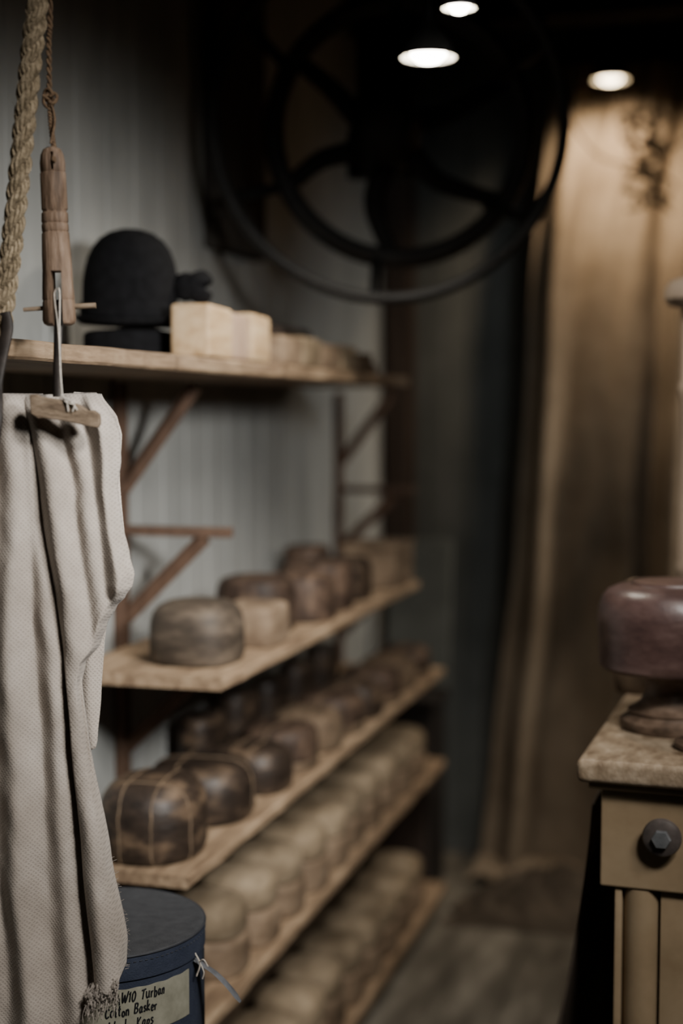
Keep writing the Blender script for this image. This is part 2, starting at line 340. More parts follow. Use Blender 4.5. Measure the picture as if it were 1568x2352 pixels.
oblong(-1.13,3.3,ZT+.001,.12,.24,.105,m_post,'reddish dark wooden box block near the wall')
make('wood_offcut',xf(box(.05,.11,.03,.004,(0,0,.015)),Matrix.Rotation(.2,4,'Z')),m_bracket,(-.99,3.64,ZT+.001),label='small reddish wood offcut on the shelf',category='wood offcut')
# ---------------------------------------------------------------- flywheel + drive frame
ax=C(.105,3.25,2.25); SC=1.083
wh=empty('flywheel',ax,(-math.pi/2,0,YAW),label='large dark iron flywheel with spokes on a ceiling shaft',category='wheel')
wh.scale=(SC,SC,SC)
make('outer_rim',torus(.365,.013,.024),m_rim,parent=wh,smooth=True)
make('hub',lathe([(.03,-.0),(.05,.01),(.06,.04),(.07,.06),(.075,.26),(.05,.28),(.022,.31),(.022,.334)],32),m_iron,parent=wh,smooth=True)
V,F=torus(.275,.022,.034); make('inner_rim',(([Vector((p.x+.03,p.y-.01,p.z+.16)) for p in V]),F),m_rim,parent=wh,smooth=True)
for k in range(6):
    a=k*math.pi/3+.45
    pts=spline([(.05*math.cos(a),.05*math.sin(a),.16),(.15*math.cos(a+.25),.15*math.sin(a+.25),.16),(.265*math.cos(a+.15)+.03,.265*math.sin(a+.15)-.01,.16)],8)
    make('spoke',tube(pts,lambda t:.026-.009*t,8,flat=.5,flatdir=(0,0,1)),m_iron,parent=wh,smooth=True)
for k in range(6):
    a=k*math.pi/3+.6
    make('spoke',tube([(.265*math.cos(a),.265*math.sin(a),.15),(.36*math.cos(a),.36*math.sin(a),0.01)],.012,8),m_iron,parent=wh,smooth=True)
fr=empty('drive_frame',C(.105,3.66,2.25),(0,0,YAW),label='dark timber hanger holding the flywheel shaft',category='timber frame')
make('hanger_post',box(.13,.07,.69,.005,(0,0,.35)),m_dark,parent=fr)
make('bearing',box(.18,.08,.12,.01,(0,0,0)),m_iron,parent=fr)
make('wall_timber',box(.04,.34,.96,.005,(WX+.022,3.36,2.95-.481)),m_wt,label='dark timber board fixed to the grey wall',category='timber')
# ---------------------------------------------------------------- lamps and added fill spots
def lamp(p,r,mat,label,ceil=H,tilt=0):
    e=empty('pendant_lamp',p,(0,tilt,0),label=label,category='lamp',group='pendant lamps')
    make('lamp_shade',lathe([(r*1.12,0),(r*1.14,.003),(r*.88,.03),(r*.42,.055),(r*.3,.075),(r*.28,.11),(.006,.115)],40,cap=False),m_enamel,parent=e,smooth=True)
    make('shade_lining',lathe([(r*1.11,.001),(r*.86,.027),(r*.4,.052),(.003,.058)],40,cap=False),m_shin,parent=e,smooth=True)
    make('bulb',lathe([(0,-.010),(r*.45,-.006),(r*.72,.006),(r*.65,.016),(r*.4,.022),(0,.024)],40),mat,parent=e,smooth=True)
    make('cord',tube([(0,0,.11),(0,0,ceil-p.z)],.003,6),m_enamel,parent=e)
def light(kind,p,target,energy,color,size,ang=120,blend=.8,name='light'):
    L=bpy.data.lights.new(name,kind); L.energy=energy; L.color=color
    if kind=='SPOT': L.spot_size=math.radians(ang); L.spot_blend=blend
    L.shadow_soft_size=size
    o=bpy.data.objects.new(name,L); col.objects.link(o); o.location=p
    o.rotation_euler=(Vector(target)-Vector(p)).to_track_quat('-Z','Y').to_euler(); return o
l1=C(.164,2.74,2.265); lamp(l1,.047,m_bulb,'lit pendant lamp with black enamel shade before the flywheel')
l2=C(.835,4.5,2.624); lamp(l2,.048,m_bulbw,'warm lit pendant lamp with black shade before the burlap curtain')
l3=C(.206,2.55,2.304); lamp(l3,.027,m_bulb,'small lit pendant lamp with black shade')
light('SPOT',l1-Vector((0,0,.03)),l1-Vector((.30,0,2)),20,(1,.90,.76),.03,130,.6,'lamp_light')
light('SPOT',l2-Vector((0,0,.02)),l2+Vector((0.02,.30,-.50)),52,(1,.78,.54),.03,125,1,'lamp_light')
light('SPOT',C(.75,.5,2.75),C(-.3,2.0,1.12),215,(1,.96,.91),.16,58,1,'added_spot')  # unseen key spot added to light the cloth, no fixture modelled
light('SPOT',C(.75,1.0,1.98),C(-.55,2.95,1.25),235,(1,.985,.955),.14,52,1,'wall_fill_spot')  # unseen fill added to brighten the wall under the top shelf
light('SPOT',C(1.1,.7,2.6),C(.62,2.2,.95),88,(1,.95,.88),.22,60,.9,'added_spot')  # unseen spot added to brighten the table
light('SPOT',C(.55,1.7,2.75),C(.05,4.1,.1),185,(1,.95,.88),.25,48,1,'added_spot')  # unseen spot added to lighten the floor and rear of the room
light('SPOT',C(2.1,4.05,1.9),C(.95,4.80,1.2),75,(1,.90,.76),.10,85,1,'curtain_fill_spot')  # off-frame fill added to rake across the curtain folds
light('SPOT',C(.95,2.95,2.05),C(.25,5.1,1.5),22,(.90,.96,1),.12,66,1,'rear_fill_spot')  # weak cool fill added out of view to lift the back wall
# ---------------------------------------------------------------- curtain
def curtain():
    V=[];F=[];nu,nv=320,110
    for j in range(nv+1):
        v=j/nv; vv=min(v/.9,1); z=2.74-vv*2.70; over=max(0,(v-.9)/.1)
        xl=lerp([(0,-.66),(.3,-.74),(.6,-.78),(.85,-.85),(1,-.89)],vv)
        for i in range(nu+1):
            u=i/nu; x=xl+(.75-xl)*u
            amp=(.030+.030*min(1,vv*2))*(.4+.6*min(1,u*7))
            ph=u*52+.9*math.sin(vv*3+u*3)+3.6*noise.noise(Vector((u*5,vv*.8,0)))
            sn=math.sin(ph)
            y=4.78+amp*(sn*.85+.65*math.sin(ph*.53+1.3+vv*1.5)+.18*math.sin(ph*1.9+vv*2))+.045*noise.noise(Vector((u*6,vv*3.2,2)))+.014*noise.noise(Vector((u*22,vv*9,5)))
            y+=.012*max(0,1-vv*4)*math.sin(u*150+vv*30)
            zz=z
            if over>0:
                y-=over*(.16+.10*noise.noise(Vector((u*8,0,7)))); x-=over*.02*(1-u)
                zz=.012+(z-.012)*(1-over)+.07*over*(1-over)*4*abs(noise.noise(Vector((u*20,over*2,3))))+.012*(1+sn)
            V.append(Vector((x,min(y,4.96),zz)))
    for j in range(nv):
        for i in range(nu):
            a=j*(nu+1)+i; F.append([a,a+1,a+nu+2,a+nu+1])
    o=make('burlap_curtain',(V,F),m_burlap,smooth=False,label='tall brown burlap curtain hanging in folds and pooling on the floor',category='curtain')
    o.data.polygons.foreach_set('use_smooth',[True]*len(o.data.polygons))
    s=o.modifiers.new('s','SOLIDIFY'); s.thickness=.004
curtain()
make('curtain_rail',box(1.6,.05,.05,.004,(.02,4.82,2.775)),m_dark,label='dark timber rail carrying the burlap curtain',category='curtain rail')
co=[]
rs=random.Random(3)
for k in range(9):
    p=[(rs.uniform(-.02,.02),0,.12)]
    for q in range(9): p.append((rs.uniform(-.075,.075)+.02*q/9,rs.uniform(-.015,.015),.10-q*.035+rs.uniform(-.02,.02)))
    co.append(tube(spline(p,6),.0042,5))
co.append(tube([(0,0,.11),(.01,0,.25),(0,.0,.54)],.004,6))
make('wire_tangle',join(*co),m_sack,C(.93,4.44,2.40),(0,0,YAW),smooth=True,label='dark tangle of old wire hung before the burlap curtain',category='wire')
cp=spline([C(.66,4.40,2.60),C(.70,4.38,2.47),C(.77,4.36,2.375),C(.86,4.36,2.345),C(.96,4.36,2.37),C(1.08,4.36,2.46),C(1.22,4.38,2.66),C(1.26,4.40,2.94)],8)
make('sagging_cable',join(tube(cp,.004,6),tube(spline([C(.66,4.40,2.60),C(.70,4.42,2.70),C(.72,4.45,2.80)],6),.004,6)),m_sack,smooth=True,label='thin dark cable sagging below the lamp',category='cable')
V=[];F=[];nu,nv=90,60
for j in range(nv+1):
    for i in range(nu+1):
        u=i/nu*2-1; v=j/nv*2-1
        f=max(0,1-(abs(u)**2.2+abs(v)**2.2))
        rg=1-abs(noise.noise(Vector((u*2.6+v*1.2,v*2.2,1))))*2
        rg2=1-abs(noise.noise(Vector((u*6,v*5+u*2,4))))*2
        h=f**.6*(.04+.10*max(0,rg)+.04*max(0,rg2))*(1+.5*u)
        wob=1+.12*noise.noise(Vector((u*2,v*2,9)))
        V.append(Vector((u*.27*wob,v*.12*wob,.003+h)))
for j in range(nv):
    for i in range(nu):
        a=j*(nu+1)+i; F.append([a,a+1,a+nu+2,a+nu+1])
make('dark_cloth',(V,F),m_sack2,(-.64,4.38,0),smooth=True,label='crumpled brown sackcloth lying on the floor by the curtain',category='cloth')
cb=empty('low_cabinet',(-1.12,4.62,0),label='low black cabinet against the rear wall',category='cabinet')
make('body',box(.24,.18,.62,.006,(0,0,.31)),m_cab,parent=cb)
make('worktop',box(.26,.22,.035,.006,(0,0,.638)),m_cab,parent=cb)
make('door',box(.20,.012,.5,.004,(0,-.097,.31)),m_post,parent=cb)
make('leaning_board',xf(box(.22,.02,.50,.004,(0,0,.26)),Matrix.Rotation(-.12,4,'X')),m_board,(-1.09,4.67,.657),label='dim grey panel leaning above the low cabinet',category='board')
# ---------------------------------------------------------------- workbench table
TR=-math.radians(2.7)
TP=C(.351,2.10,0); TZ=1.08
tb=empty('work_table',(TP.x,TP.y,0),(0,0,TR),label='beige-painted wooden work table with drawer and round corner columns',category='table')
tw,td=.95,.78
make('tabletop',box(tw,td,.036,.010,(tw/2,td/2,TZ-.018),5),m_tabletop,parent=tb,smooth=True)
make('top_moulding',box(tw-.03,td-.03,.012,.004,(tw/2,td/2,TZ-.042)),m_table,parent=tb)
zb=TZ-.048; ah=.152
make('apron',join(box(.012,td-.08,ah,.001,(.042,td/2,zb-ah/2)),box(tw-.07,.012,ah,.001,(tw/2,td-.045,zb-ah/2)),box(.012,td-.08,ah,.001,(tw-.042,td/2,zb-ah/2)),box(tw-.07,.03,.008,.001,(tw/2,.048,zb-ah+.004))),m_table,parent=tb)
dr=empty('drawer',(0,0,0)); dr.parent=tb
make('drawer_front',box(tw-.068,.02,ah-.002,.0025,(tw/2,.040,zb-ah/2)),m_table,parent=dr)
def knob(tx):
    k=empty('knob',(tx,.030,TZ-.111),(math.pi/2,0,0)); k.parent=dr
    make('knob_turning',lathe([(.016,0),(.015,.005),(.022,.008),(.0275,.012),(.029,.017),(.027,.022),(.021,.025),(.0,.025)],40),m_knob,parent=k,smooth=True)
    make('bolt',join(lathe([(.0145,.024),(.0145,.031),(.013,.033),(0,.033)],6)),m_bolt,parent=k)
knob(.127); knob(tw-.127)
zl=zb-ah
for lx,sx in ((.056,1),(tw-.056,-1)):
    for ly in (.036,td-.10):
        g_=[box(.010,.07,zl-.001,.001,(lx+sx*.005,ly+.035,zl/2)),box(.14,.02,zl-.001,.001,(lx+sx*.075,ly+.06,zl/2)),box(.085,.06,zl-.001,.002,(lx+sx*.11,ly+.035,zl/2))]
        g_.append(xf(lathe([(.027,.0),(.030,.02),(.027,.05),(.026,.1),(.027,zl-.06),(.027,zl-.002)],28),Matrix.Translation((lx+sx*.038,ly+.022,0))))
        make('leg',join(*g_),m_table,parent=tb,smooth=True)
pb=C(.540,2.31,TZ)
hb=empty('pedestal_hat_block',pb,(0,0,.2),label='purple-brown hat block on a turned pedestal standing on the table',category='hat block')
make('pedestal',lathe([(.078,0),(.081,.006),(.080,.016),(.070,.022),(.067,.026),(.069,.031),(.058,.037),(.047,.047),(.040,.062),(.038,.078),(.043,.092),(.055,.104)],48),m_stand,parent=hb,smooth=True)
make('crown',lathe([(.84,.098),(.93,.100),(.972,.106),(.975,.125),(.98,.15),(1,.172),(1,.188),(.985,.203),(.945,.217),(.87,.228),(.74,.235),(.56,.239),(.54,.243),(.3,.246),(0,.247)],56,.119,.115,2.1),m_purple,parent=hb,smooth=True)
dp=C(.556,2.165,TZ)
make('wooden_disc',lathe([(.038,0),(.042,.003),(.042,.010),(.038,.013),(0,.013)],40),m_stand,dp,smooth=True,label='small round wooden disc on the table',category='wooden disc')
tn=empty('blue_tin',dp+Vector((0.004,0,.0131)),label='small blue tin resting on the wooden disc',category='tin')
make('tin_body',lathe([(.021,0),(.022,.002),(.022,.022),(.021,.024),(0,.024)],32),m_blue,parent=tn,smooth=True)
make('tin_lid',lathe([(.0235,.020),(.0235,.030),(.022,.032),(0,.032)],32),m_blue,parent=tn,smooth=True)
pp=C(.666,2.72,TZ)
ps=empty('hat_stand',pp,label='pale turned wooden hat stand with mushroom top',category='hat stand')
make('base',lathe([(.055,0),(.06,.005),(.058,.018),(.03,.028),(.02,.04)],36),m_palepole,parent=ps,smooth=True)
make('pole',lathe([(.017,.03),(.019,.06),(.019,.2),(.023,.21),(.023,.225),(.019,.235),(.019,.54),(.024,.555),(.024,.57),(.020,.58),(.020,.73)],28),m_palepole,parent=ps,smooth=True)
make('mushroom_top',lathe([(.02,.716),(.044,.720),(.053,.732),(.052,.752),(.041,.767),(.019,.773),(0,.774)],36),m_palepole,parent=ps,smooth=True)
block(*C(.555,2.62,TZ),.046,.042,.21,'dome',m_mid,label='brown wooden hat block behind the pedestal block')
V=[];F=[];nu,nv=40,50
for j in range(nv+1):
    v=j/nv
    for i in range(nu+1):
        u=i/nu
        x=.03-.17*v*(1-u)**1.3*v**.5-.02*(1-u)*v-.012*math.sin(u*11+v*2)*(.3+v)*.6-.02
        V.append(Vector((x,.12+u*.5,.98-v*.965)))
for j in range(nv):
    for i in range(nu):
        a=j*(nu+1)+i; F.append([a,a+1,a+nu+2,a+nu+1])
ap=make('leather_apron',(V,F),m_apron,(TP.x,TP.y,0),(0,0,TR),smooth=True,label='dark leather apron hanging beside the work table',category='apron')
sm=ap.modifiers.new('s','SOLIDIFY'); sm.thickness=.004
# ---------------------------------------------------------------- hat box on stool
hx=C(-.350,2.06,.547)
st_=empty('wooden_stool',(hx.x,hx.y,0),(0,0,.3),label='round wooden stool under the hat box',category='stool')
make('seat',lathe([(.15,.511),(.16,.517),(.16,.539),(.15,.546),(0,.546)],48),m_bracket,parent=st_,smooth=True)
for k in range(4):
    a=k*math.pi/2+.78; make('leg',tube([(.10*math.cos(a),.10*math.sin(a),.520),(.14*math.cos(a),.14*math.sin(a),.002)],.015,12),m_bracket,parent=st_,smooth=True)
hbx=empty('hat_box',hx,(0,0,YAW),label='round navy hat box with slate lid and handwritten tape label',category='hat box')
R=.143; hz=.30
make('body',lathe([(R,0),(R+.001,.003),(R+.001,hz-.01),(R-.003,hz-.008)],96),m_navy,parent=hbx,smooth=True)
ld=empty('lid',(0,0,0)); ld.parent=hbx
make('lid_top',lathe([(R+.004,hz-.003),(R+.003,hz),(R-.004,hz+.0008),(R-.02,hz+.0004),(0,hz+.0004)],96),m_lid,parent=ld,smooth=True)
make('lid_side',lathe([(R+.0015,hz-.036),(R+.004,hz-.036),(R+.0045,hz-.032),(R+.0045,hz-.004),(R+.001,hz-.004)],96,cap=False),m_navy,parent=ld,smooth=True)
make('lid_piping',xf(torus(R+.004,.002,.002,120,8),Matrix.Translation((0,0,hz-.0015))),m_edge,parent=ld,smooth=True)
st2=[]
for k in range(110):
    a=2*math.pi*k/110; a2=a+.028
    st2.append(tube([((R+.0052)*math.cos(a),(R+.0052)*math.sin(a),hz-.010),((R+.0052)*math.cos(a2),(R+.0052)*math.sin(a2),hz-.010)],.0005,4))
make('stitching',join(*st2),m_lid,parent=ld,kind='stuff')
def cylp(ang,z,r): return Vector((math.sin(ang)*r,-math.cos(ang)*r,z))
zt1,zt0=hz-.048,hz-.114
a0,a1=math.radians(-12),math.radians(64)
V=[];F=[];n=40
for i in range(n+1):
    a=a0+(a1-a0)*i/n; V+=[cylp(a,zt0,R+.0014),cylp(a,zt0,R+.0022),cylp(a,zt1+.0006*math.sin(i),R+.0022),cylp(a,zt1+.0006*math.sin(i),R+.0014)]
for i in range(n):
    for k in range(4):
        q=(k+1)%4; F.append([i*4+k,i*4+q,i*4+4+q,i*4+4+k])
F.append([0,1,2,3]);F.append([n*4+3,n*4+2,n*4+1,n*4])
lab=empty('tape_label',(0,0,0)); lab.parent=hbx
make('tape',(V,F),m_tape,parent=lab,smooth=True)
GL={'A':(.68,[[(0,0),(.32,1),(.58,-.05)],[(.08,.36),(.55,.42)]]),'W':(.85,[[(0,1),(.16,0),(.38,.72),(.52,0),(.8,1.05)]]),
'/':(.3,[[(0,-.1),(.22,1.1)]]),'1':(.26,[[(.0,.78),(.16,1.02),(.10,.0)]]),'0':(.5,[[(.26,1),(.06,.75),(.04,.25),(.2,0),(.4,.2),(.44,.7),(.26,1)]]),
'T':(.66,[[(0,.93),(.66,1.04)],[(.33,1),(.24,0)]]),'u':(.5,[[(0,.6),(.02,.15),(.16,0),(.34,.15),(.38,.6)],[(.38,.6),(.38,.1),(.46,0)]]),
'r':(.38,[[(.04,.6),(.06,0)],[(.06,.35),(.18,.56),(.34,.56)]]),'b':(.48,[[(.05,1.05),(.04,0)],[(.04,.4),(.2,.58),(.38,.42),(.34,.1),(.18,0),(.04,.1)]]),
'a':(.5,[[(.36,.5),(.2,.6),(.04,.38),(.06,.08),(.2,0),(.34,.2),(.38,.58)],[(.38,.58),(.36,.15),(.46,0)]]),'n':(.48,[[(.04,.6),(.05,0)],[(.05,.38),(.2,.6),(.34,.48),(.36,0)]]),
'C':(.6,[[(.52,.85),(.34,1),(.1,.8),(.02,.4),(.14,.06),(.34,0),(.54,.16)]]),'o':(.46,[[(.2,.6),(.04,.44),(.04,.14),(.2,0),(.36,.14),(.36,.44),(.2,.6)]]),
't':(.36,[[(.16,.95),(.12,.1),(.24,0)],[(0,.62),(.32,.66)]]),'B':(.6,[[(.06,1),(.04,0)],[(.04,.98),(.34,1),(.44,.8),(.34,.58),(.1,.52),(.4,.46),(.5,.24),(.36,.04),(.04,0)]]),
's':(.42,[[(.34,.54),(.18,.6),(.06,.46),(.2,.32),(.34,.18),(.22,0),(.02,.06)]]),'k':(.46,[[(.06,1.05),(.04,0)],[(.36,.6),(.06,.26),(.4,0)]]),
'e':(.46,[[(.04,.3),(.36,.36),(.3,.56),(.14,.6),(.03,.34),(.08,.08),(.24,0),(.4,.1)]]),'w':(.6,[[(0,.6),(.12,0),(.26,.45),(.38,0),(.54,.62)]]),
'l':(.2,[[(.08,1.05),(.05,0)]]),'K':(.58,[[(.06,1),(.04,0)],[(.5,1),(.06,.42),(.5,0)]]),'p':(.48,[[(.06,.6),(.02,-.4)],[(.05,.4),(.2,.6),(.38,.46),(.32,.1),(.16,.0),(.04,.12)]]),' ':(.5,[])}
def writing(txt,astart,z,size,slope=0,wd=.72):
    x=0; parts=[]
    for ch in txt:
        w_,sts=GL[ch]; s=size*random.uniform(.9,1.1); dy=size*random.uniform(-.09,.09); sh=random.uniform(.06,.2)
        for stq in sts:
            pts=spline([(px_,py_,0) for px_,py_ in stq],5) if len(stq)>3 else [Vector((a_,b_,0)) for a_,b_ in stq]
            P3=[cylp(astart+(x+(p.x+sh*p.y)*s*wd)/R,z+p.y*s+dy+slope*x,R+.0025) for p in pts]
            parts.append(tube(P3,.0011,6))
        x+=(w_+.15)*s*wd
    o=make('writing',join(*parts),m_ink,parent=lab,smooth=True)
writing('AW10 Turban',math.radians(14.5),hz-.0670,.0142,.02,.70)
writing('Cotton Basker',math.radians(9),hz-.0858,.0136,.02,.70)
writing('Wool  Kaps',math.radians(11),hz-.1050,.0142,.03,.72)
stg=[Vector((.136,-.045,hz-.040)),Vector((.150,-.045,hz-.050)),Vector((.168,-.055,hz-.058)),Vector((.188,-.065,hz-.074)),Vector((.205,-.07,hz-.094))]
make('strap',tube(spline(stg,8),lambda t:.0095*(1 if t<.9 else 1-(t-.9)*5),8,flat=.18,flatdir=(0,0,1)),m_leather,parent=hbx,smooth=True)
make('strap_string',join(tube(spline([(.138,-.05,hz-.03),(.146,-.06,hz-.042),(.141,-.06,hz-.06)],6),.0011,6),tube(spline([(.146,-.06,hz-.038),(.152,-.065,hz-.034),(.158,-.065,hz-.044)],6),.001,6),tube(spline([(.146,-.06,hz-.04),(.152,-.065,hz-.052),(.150,-.065,hz-.062)],6),.0009,6)),m_white,parent=hbx,smooth=True)
make('side_seam',box(.003,.006,hz-.04,.001,(R+.002,0,(hz-.04)/2)),m_edge,parent=hbx)
# ---------------------------------------------------------------- hanging things (plan units .557 mm)
K=1.82/3267
def Hn(u,v,dd=0): return C((u-784)*K,1.82+dd,EYE-(v-945)*K)
CX=C(1,0,0)-C(0,0,0); CY=C(0,1,0)-C(0,0,0)
path=spline([Hn(190,-1478),Hn(165,-800),Hn(124,-250),Hn(106,0),Hn(86,150),Hn(62,350),Hn(36,560),Hn(12,720),Hn(2,775)],60)
L=[0]
for a,b in zip(path,path[1:]): L.append(L[-1]+(b-a).length)
def ropemesh(path,L,R1,R2,r2,pitch,pitch2,ny,seg=5):
    parts=[]; fwd=CY
    for s in range(3):
        for yk in range(ny):
            pts=[]
            for i,p in enumerate(path):
                t=(path[min(i+1,len(path)-1)]-path[max(i-1,0)]).normalized(); nn=(fwd-t*fwd.dot(t)).normalized(); bb=t.cross(nn)
                a=2*math.pi*(L[i]/pitch+s/3); d1=nn*math.cos(a)+bb*math.sin(a)
                a2=-2*math.pi*(L[i]/pitch2)+2*math.pi*yk/ny
                tang=t.cross(d1)
                jit=1+.12*noise.noise(p*90+Vector((s,yk,0)))
                pts.append(p+d1*R1+(d1*math.cos(a2)+tang*math.sin(a2))*R2*jit)
            parts.append(tube(pts,r2,seg))
    return join(*parts)
rp=empty('thick_rope',Hn(100,0),label='thick twisted hemp rope hanging from the ceiling',category='rope')
dense=[];dl=[]; j=0
for i in range(0,1300):
    s=L[-1]*i/1299
    while j<len(L)-2 and L[j+1]<s: j+=1
    t=(s-L[j])/(L[j+1]-L[j]); dense.append(path[j].lerp(path[j+1],t)); dl.append(s)
def sub(name,vf,mat,par,**kw):
    o=make(name,([Vector(p)-par.location for p in vf[0]],vf[1]),mat,parent=par,**kw); return o
sub('rope_strands',ropemesh(dense,dl,.0066,.0052,.0029,.075,.04,7,5),m_rope,rp,smooth=True)
fz=[]
for k in range(320):
    i=random.randint(500,1290); p=dense[i]; a=random.uniform(0,6.28); d=CX*math.cos(a)+CY*math.sin(a)
    q=p+d*.012; e2=q+d*random.uniform(.001,.005)+Vector((0,0,random.uniform(-.012,.012)))
    fz.append(tube([q,q.lerp(e2,.5)+Vector((0,0,.001)),e2],.00018,3))
sub('rope_fibres',join(*fz),m_rope,rp,kind='stuff')
hk=spline([Hn(20,722,-.01),Hn(26,760,-.012),Hn(14,830,-.02),Hn(8,885,-.03),Hn(14,935,-.045),Hn(14,985,-.055),Hn(2,1030,-.05),Hn(-30,1045,-.04),Hn(-60,1010,-.03)],10)
make('iron_hook',tube(hk,lambda t:.0085*(1.0 if t<.85 else 1-(t-.85)*3),10,flat=.6),m_hook,smooth=True,label='dark iron hook at the end of the thick rope',category='hook')
cd=spline([Hn(128,-1478,-.03),Hn(128,-500,-.02),Hn(130,0),Hn(126,120),Hn(126,240),Hn(128,300),Hn(134,352),Hn(138,385)],40)
parts=[]
for s in range(2):
    pts=[]
    for i,p in enumerate(cd):
        a=i*.55+s*math.pi; pts.append(p+CX*math.cos(a)*.0018+CY*math.sin(a)*.0018-CY*(.014*max(0,(i/len(cd)-.86)/.14)))
    parts.append(tube(pts,.0019,6))
kn=[]
for i in range(80):
    t=2*math.pi*i/79; r=.0062+.0028*math.cos(3*t); kn.append(Hn(126,240)+CX*r*math.cos(2*t)+CY*(.004*math.sin(3*t))+Vector((0,0,1.3*r*math.sin(2*t))))
parts.append(tube(kn,.0022,6)); parts.append(tube([Hn(128,238,-.005),Hn(142,232,-.006)],.0018,6)); parts.append(tube([Hn(126,245,-.005),Hn(112,236,-.006)],.0018,6))
parts.append(tube(spline([Hn(128,245,-.003),Hn(138,290,-.004),Hn(131,345,-.012)],8),.0016,6))
make('jute_cord',join(*parts),m_cord,smooth=True,label='thin knotted jute cord holding the wooden pull',category='cord')
hd=empty('wooden_pull',Hn(129,348),(0,math.radians(-1.7),YAW),label='old worn wooden pull with slot and cross peg on a cord',category='wooden pull')
pr=[(0,348),(10,349),(20,354),(26,366),(28.5,385),(28,403),(27,405),(29,408),(29.5,488),(27,491),(27,494),(30,497),(30.5,516),(28.5,519),(30.5,523),(31,536),(29.5,539),(31.5,543),(33,590),(34,625),(35,660),(37,690),(35.5,693),(37,697),(38,738),(35,746),(28,750),(0,751)]
vf=lathe([(r*K,(348-v)*K) for r,v in pr[::-1]],40,1,.82)
vf=([Vector((p.x+.0006*noise.noise(p*120),p.y+.0006*noise.noise(p*120+Vector((3,3,3))),p.z)) for p in vf[0]],vf[1])
body=make('pull_body',vf,m_handle,parent=hd,smooth=True)
for (cx,sx,v0,v1) in ((2,24,628,800),(3,7,362,402)):
    c=make('cut',box(sx*K,.08 if sx>10 else .05,(v1-v0)*K,0,(cx*K,0 if sx>10 else -.025,(348-(v0+v1)/2)*K)),m_handle,parent=hd)
    bpy.context.view_layer.update(); boolean_cut(body,c)
make('cross_peg',tube([(-80*K,-.002,-364*K),(0,0,-360*K),(84*K,.002,-359*K)],lambda t:(4.8+2*t)*K,10),m_toggle,parent=hd,smooth=True)
make('iron_bar',join(tube([Hn(141,692,0),Hn(139,800,-.01),Hn(139,912,-.02)],.0055,8,flat=.45)),m_hook,smooth=True,label='narrow dark iron bar hanging in the pull slot',category='iron bar')
TO=.024
ws=[tube(spline([Hn(136,705,-.012),Hn(134,678,-.010),Hn(142,668,-.012),Hn(148,682,-.016),Hn(149,780,-.024),Hn(154,860,-.034),Hn(160,912,-.066+TO)],10),.0011,6),
    tube(spline([Hn(136,705,-.012),Hn(146,760,-.022),Hn(153,850,-.033),Hn(157,905,-.064+TO),Hn(172,918,-.076+TO),Hn(176,945,-.076+TO)],10),.0011,6),
    tube(spline([Hn(160,908,-.07+TO),Hn(166,915,-.076+TO),Hn(182,922,-.077+TO),Hn(196,942,-.077+TO)],8),.0012,6),
    tube(spline([Hn(160,908,-.07+TO),Hn(172,925,-.077+TO),Hn(190,930,-.078+TO),Hn(186,945,-.077+TO)],8),.0011,6)]
make('white_string',join(*ws),m_white,smooth=True,label='white string tied from the wooden pull to the toggle',category='string')
tg=[(85,908),(100,907),(108,912),(150,918),(196,930),(214,944),(228,942),(240,952),(241,972),(236,982),(214,978),(160,966),(112,960),(104,962),(87,950)]
V=[Hn(u+4,v,-.074+TO) for u,v in tg]+[Hn(u+4,v,-.060+TO) for u,v in tg]; n=len(tg)
F=[list(range(n)),list(range(n,2*n))[::-1]]+[[i,(i+1)%n,n+(i+1)%n,n+i] for i in range(n)]
to=make('wooden_toggle',(V,F),m_toggle,label='small notched wooden toggle resting on the linen',category='wooden toggle')
bv=to.modifiers.new('b','BEVEL'); bv.width=.0015; bv.segments=3
# ---------------------------------------------------------------- linen cloth
def bulge(x,cs,pw):
    p=0
    for c,hw,h in cs:
        q=(x-c)/hw; e=h*math.exp(-q*q*1.5); p+=e**pw
    return p**(1/pw)
def sheet(xl,xr,vt,vb,ridges,base,nu,nv,curl=.0,seed=0,hem=0,left=0,pw=3,hv=.32):
    V=[];U=[]
    for j in range(nv+1):
        for i in range(nu+1):
            t=i/nu; s=j/nv; v=lerp(vt,t)+(lerp(vb,t)-lerp(vt,t))*s
            a,b=lerp(xl,v),lerp(xr,v); x=a+(b-a)*t
            cs=[(lerp(c,v)+9*noise.noise(Vector((v*.0022,k*5+seed,0))),hw*(1+.3*noise.noise(Vector((v*.002,k*7+seed,4)))),h*max(.25,1+hv*1.6*noise.noise(Vector((v*.0022,k*3+seed,8))))) for k,(c,hw,h) in enumerate(ridges)]
            d=bulge(x,cs,pw)
            d+=.006*noise.noise(Vector((x*.008+v*.003,v*.0025,seed)))+.0022*noise.noise(Vector((x*.022-v*.010,v*.005,seed+3)))+.0007*noise.noise(Vector((x*.07+v*.03,v*.018,seed+9)))
            dd=base-d+curl*max(0,(t-.84)/.16)**2+hem*max(0,(s-.88)/.12)**2+left*max(0,(.14-t)/.14)**1.5
            if v<950: dd+=.028*((950-v)/45)**2
            V.append(Hn(x,v,dd)); U.append((x*K,v*K))
    F=[]
    for j in range(nv):
        for i in range(nu):
            a=j*(nu+1)+i; F.append([a,a+1,a+nu+2,a+nu+1])
    return V,F,U
A=sheet([(900,-120),(2300,-120)],[(900,90),(1130,124),(1500,175),(2000,225),(2290,245)],[(0,905),(1,905)],[(0,2420),(.7,2420),(.9,2340),(1,2290)],
  [([(905,-60),(2300,-70)],54,.020),([(905,22),(1200,34),(1500,18),(2000,34),(2350,50)],46,.027),([(905,64),(1150,80),(1500,108),(2000,136),(2350,158)],34,.014)],
  .005,110,220,0,1,0,0,2.4)
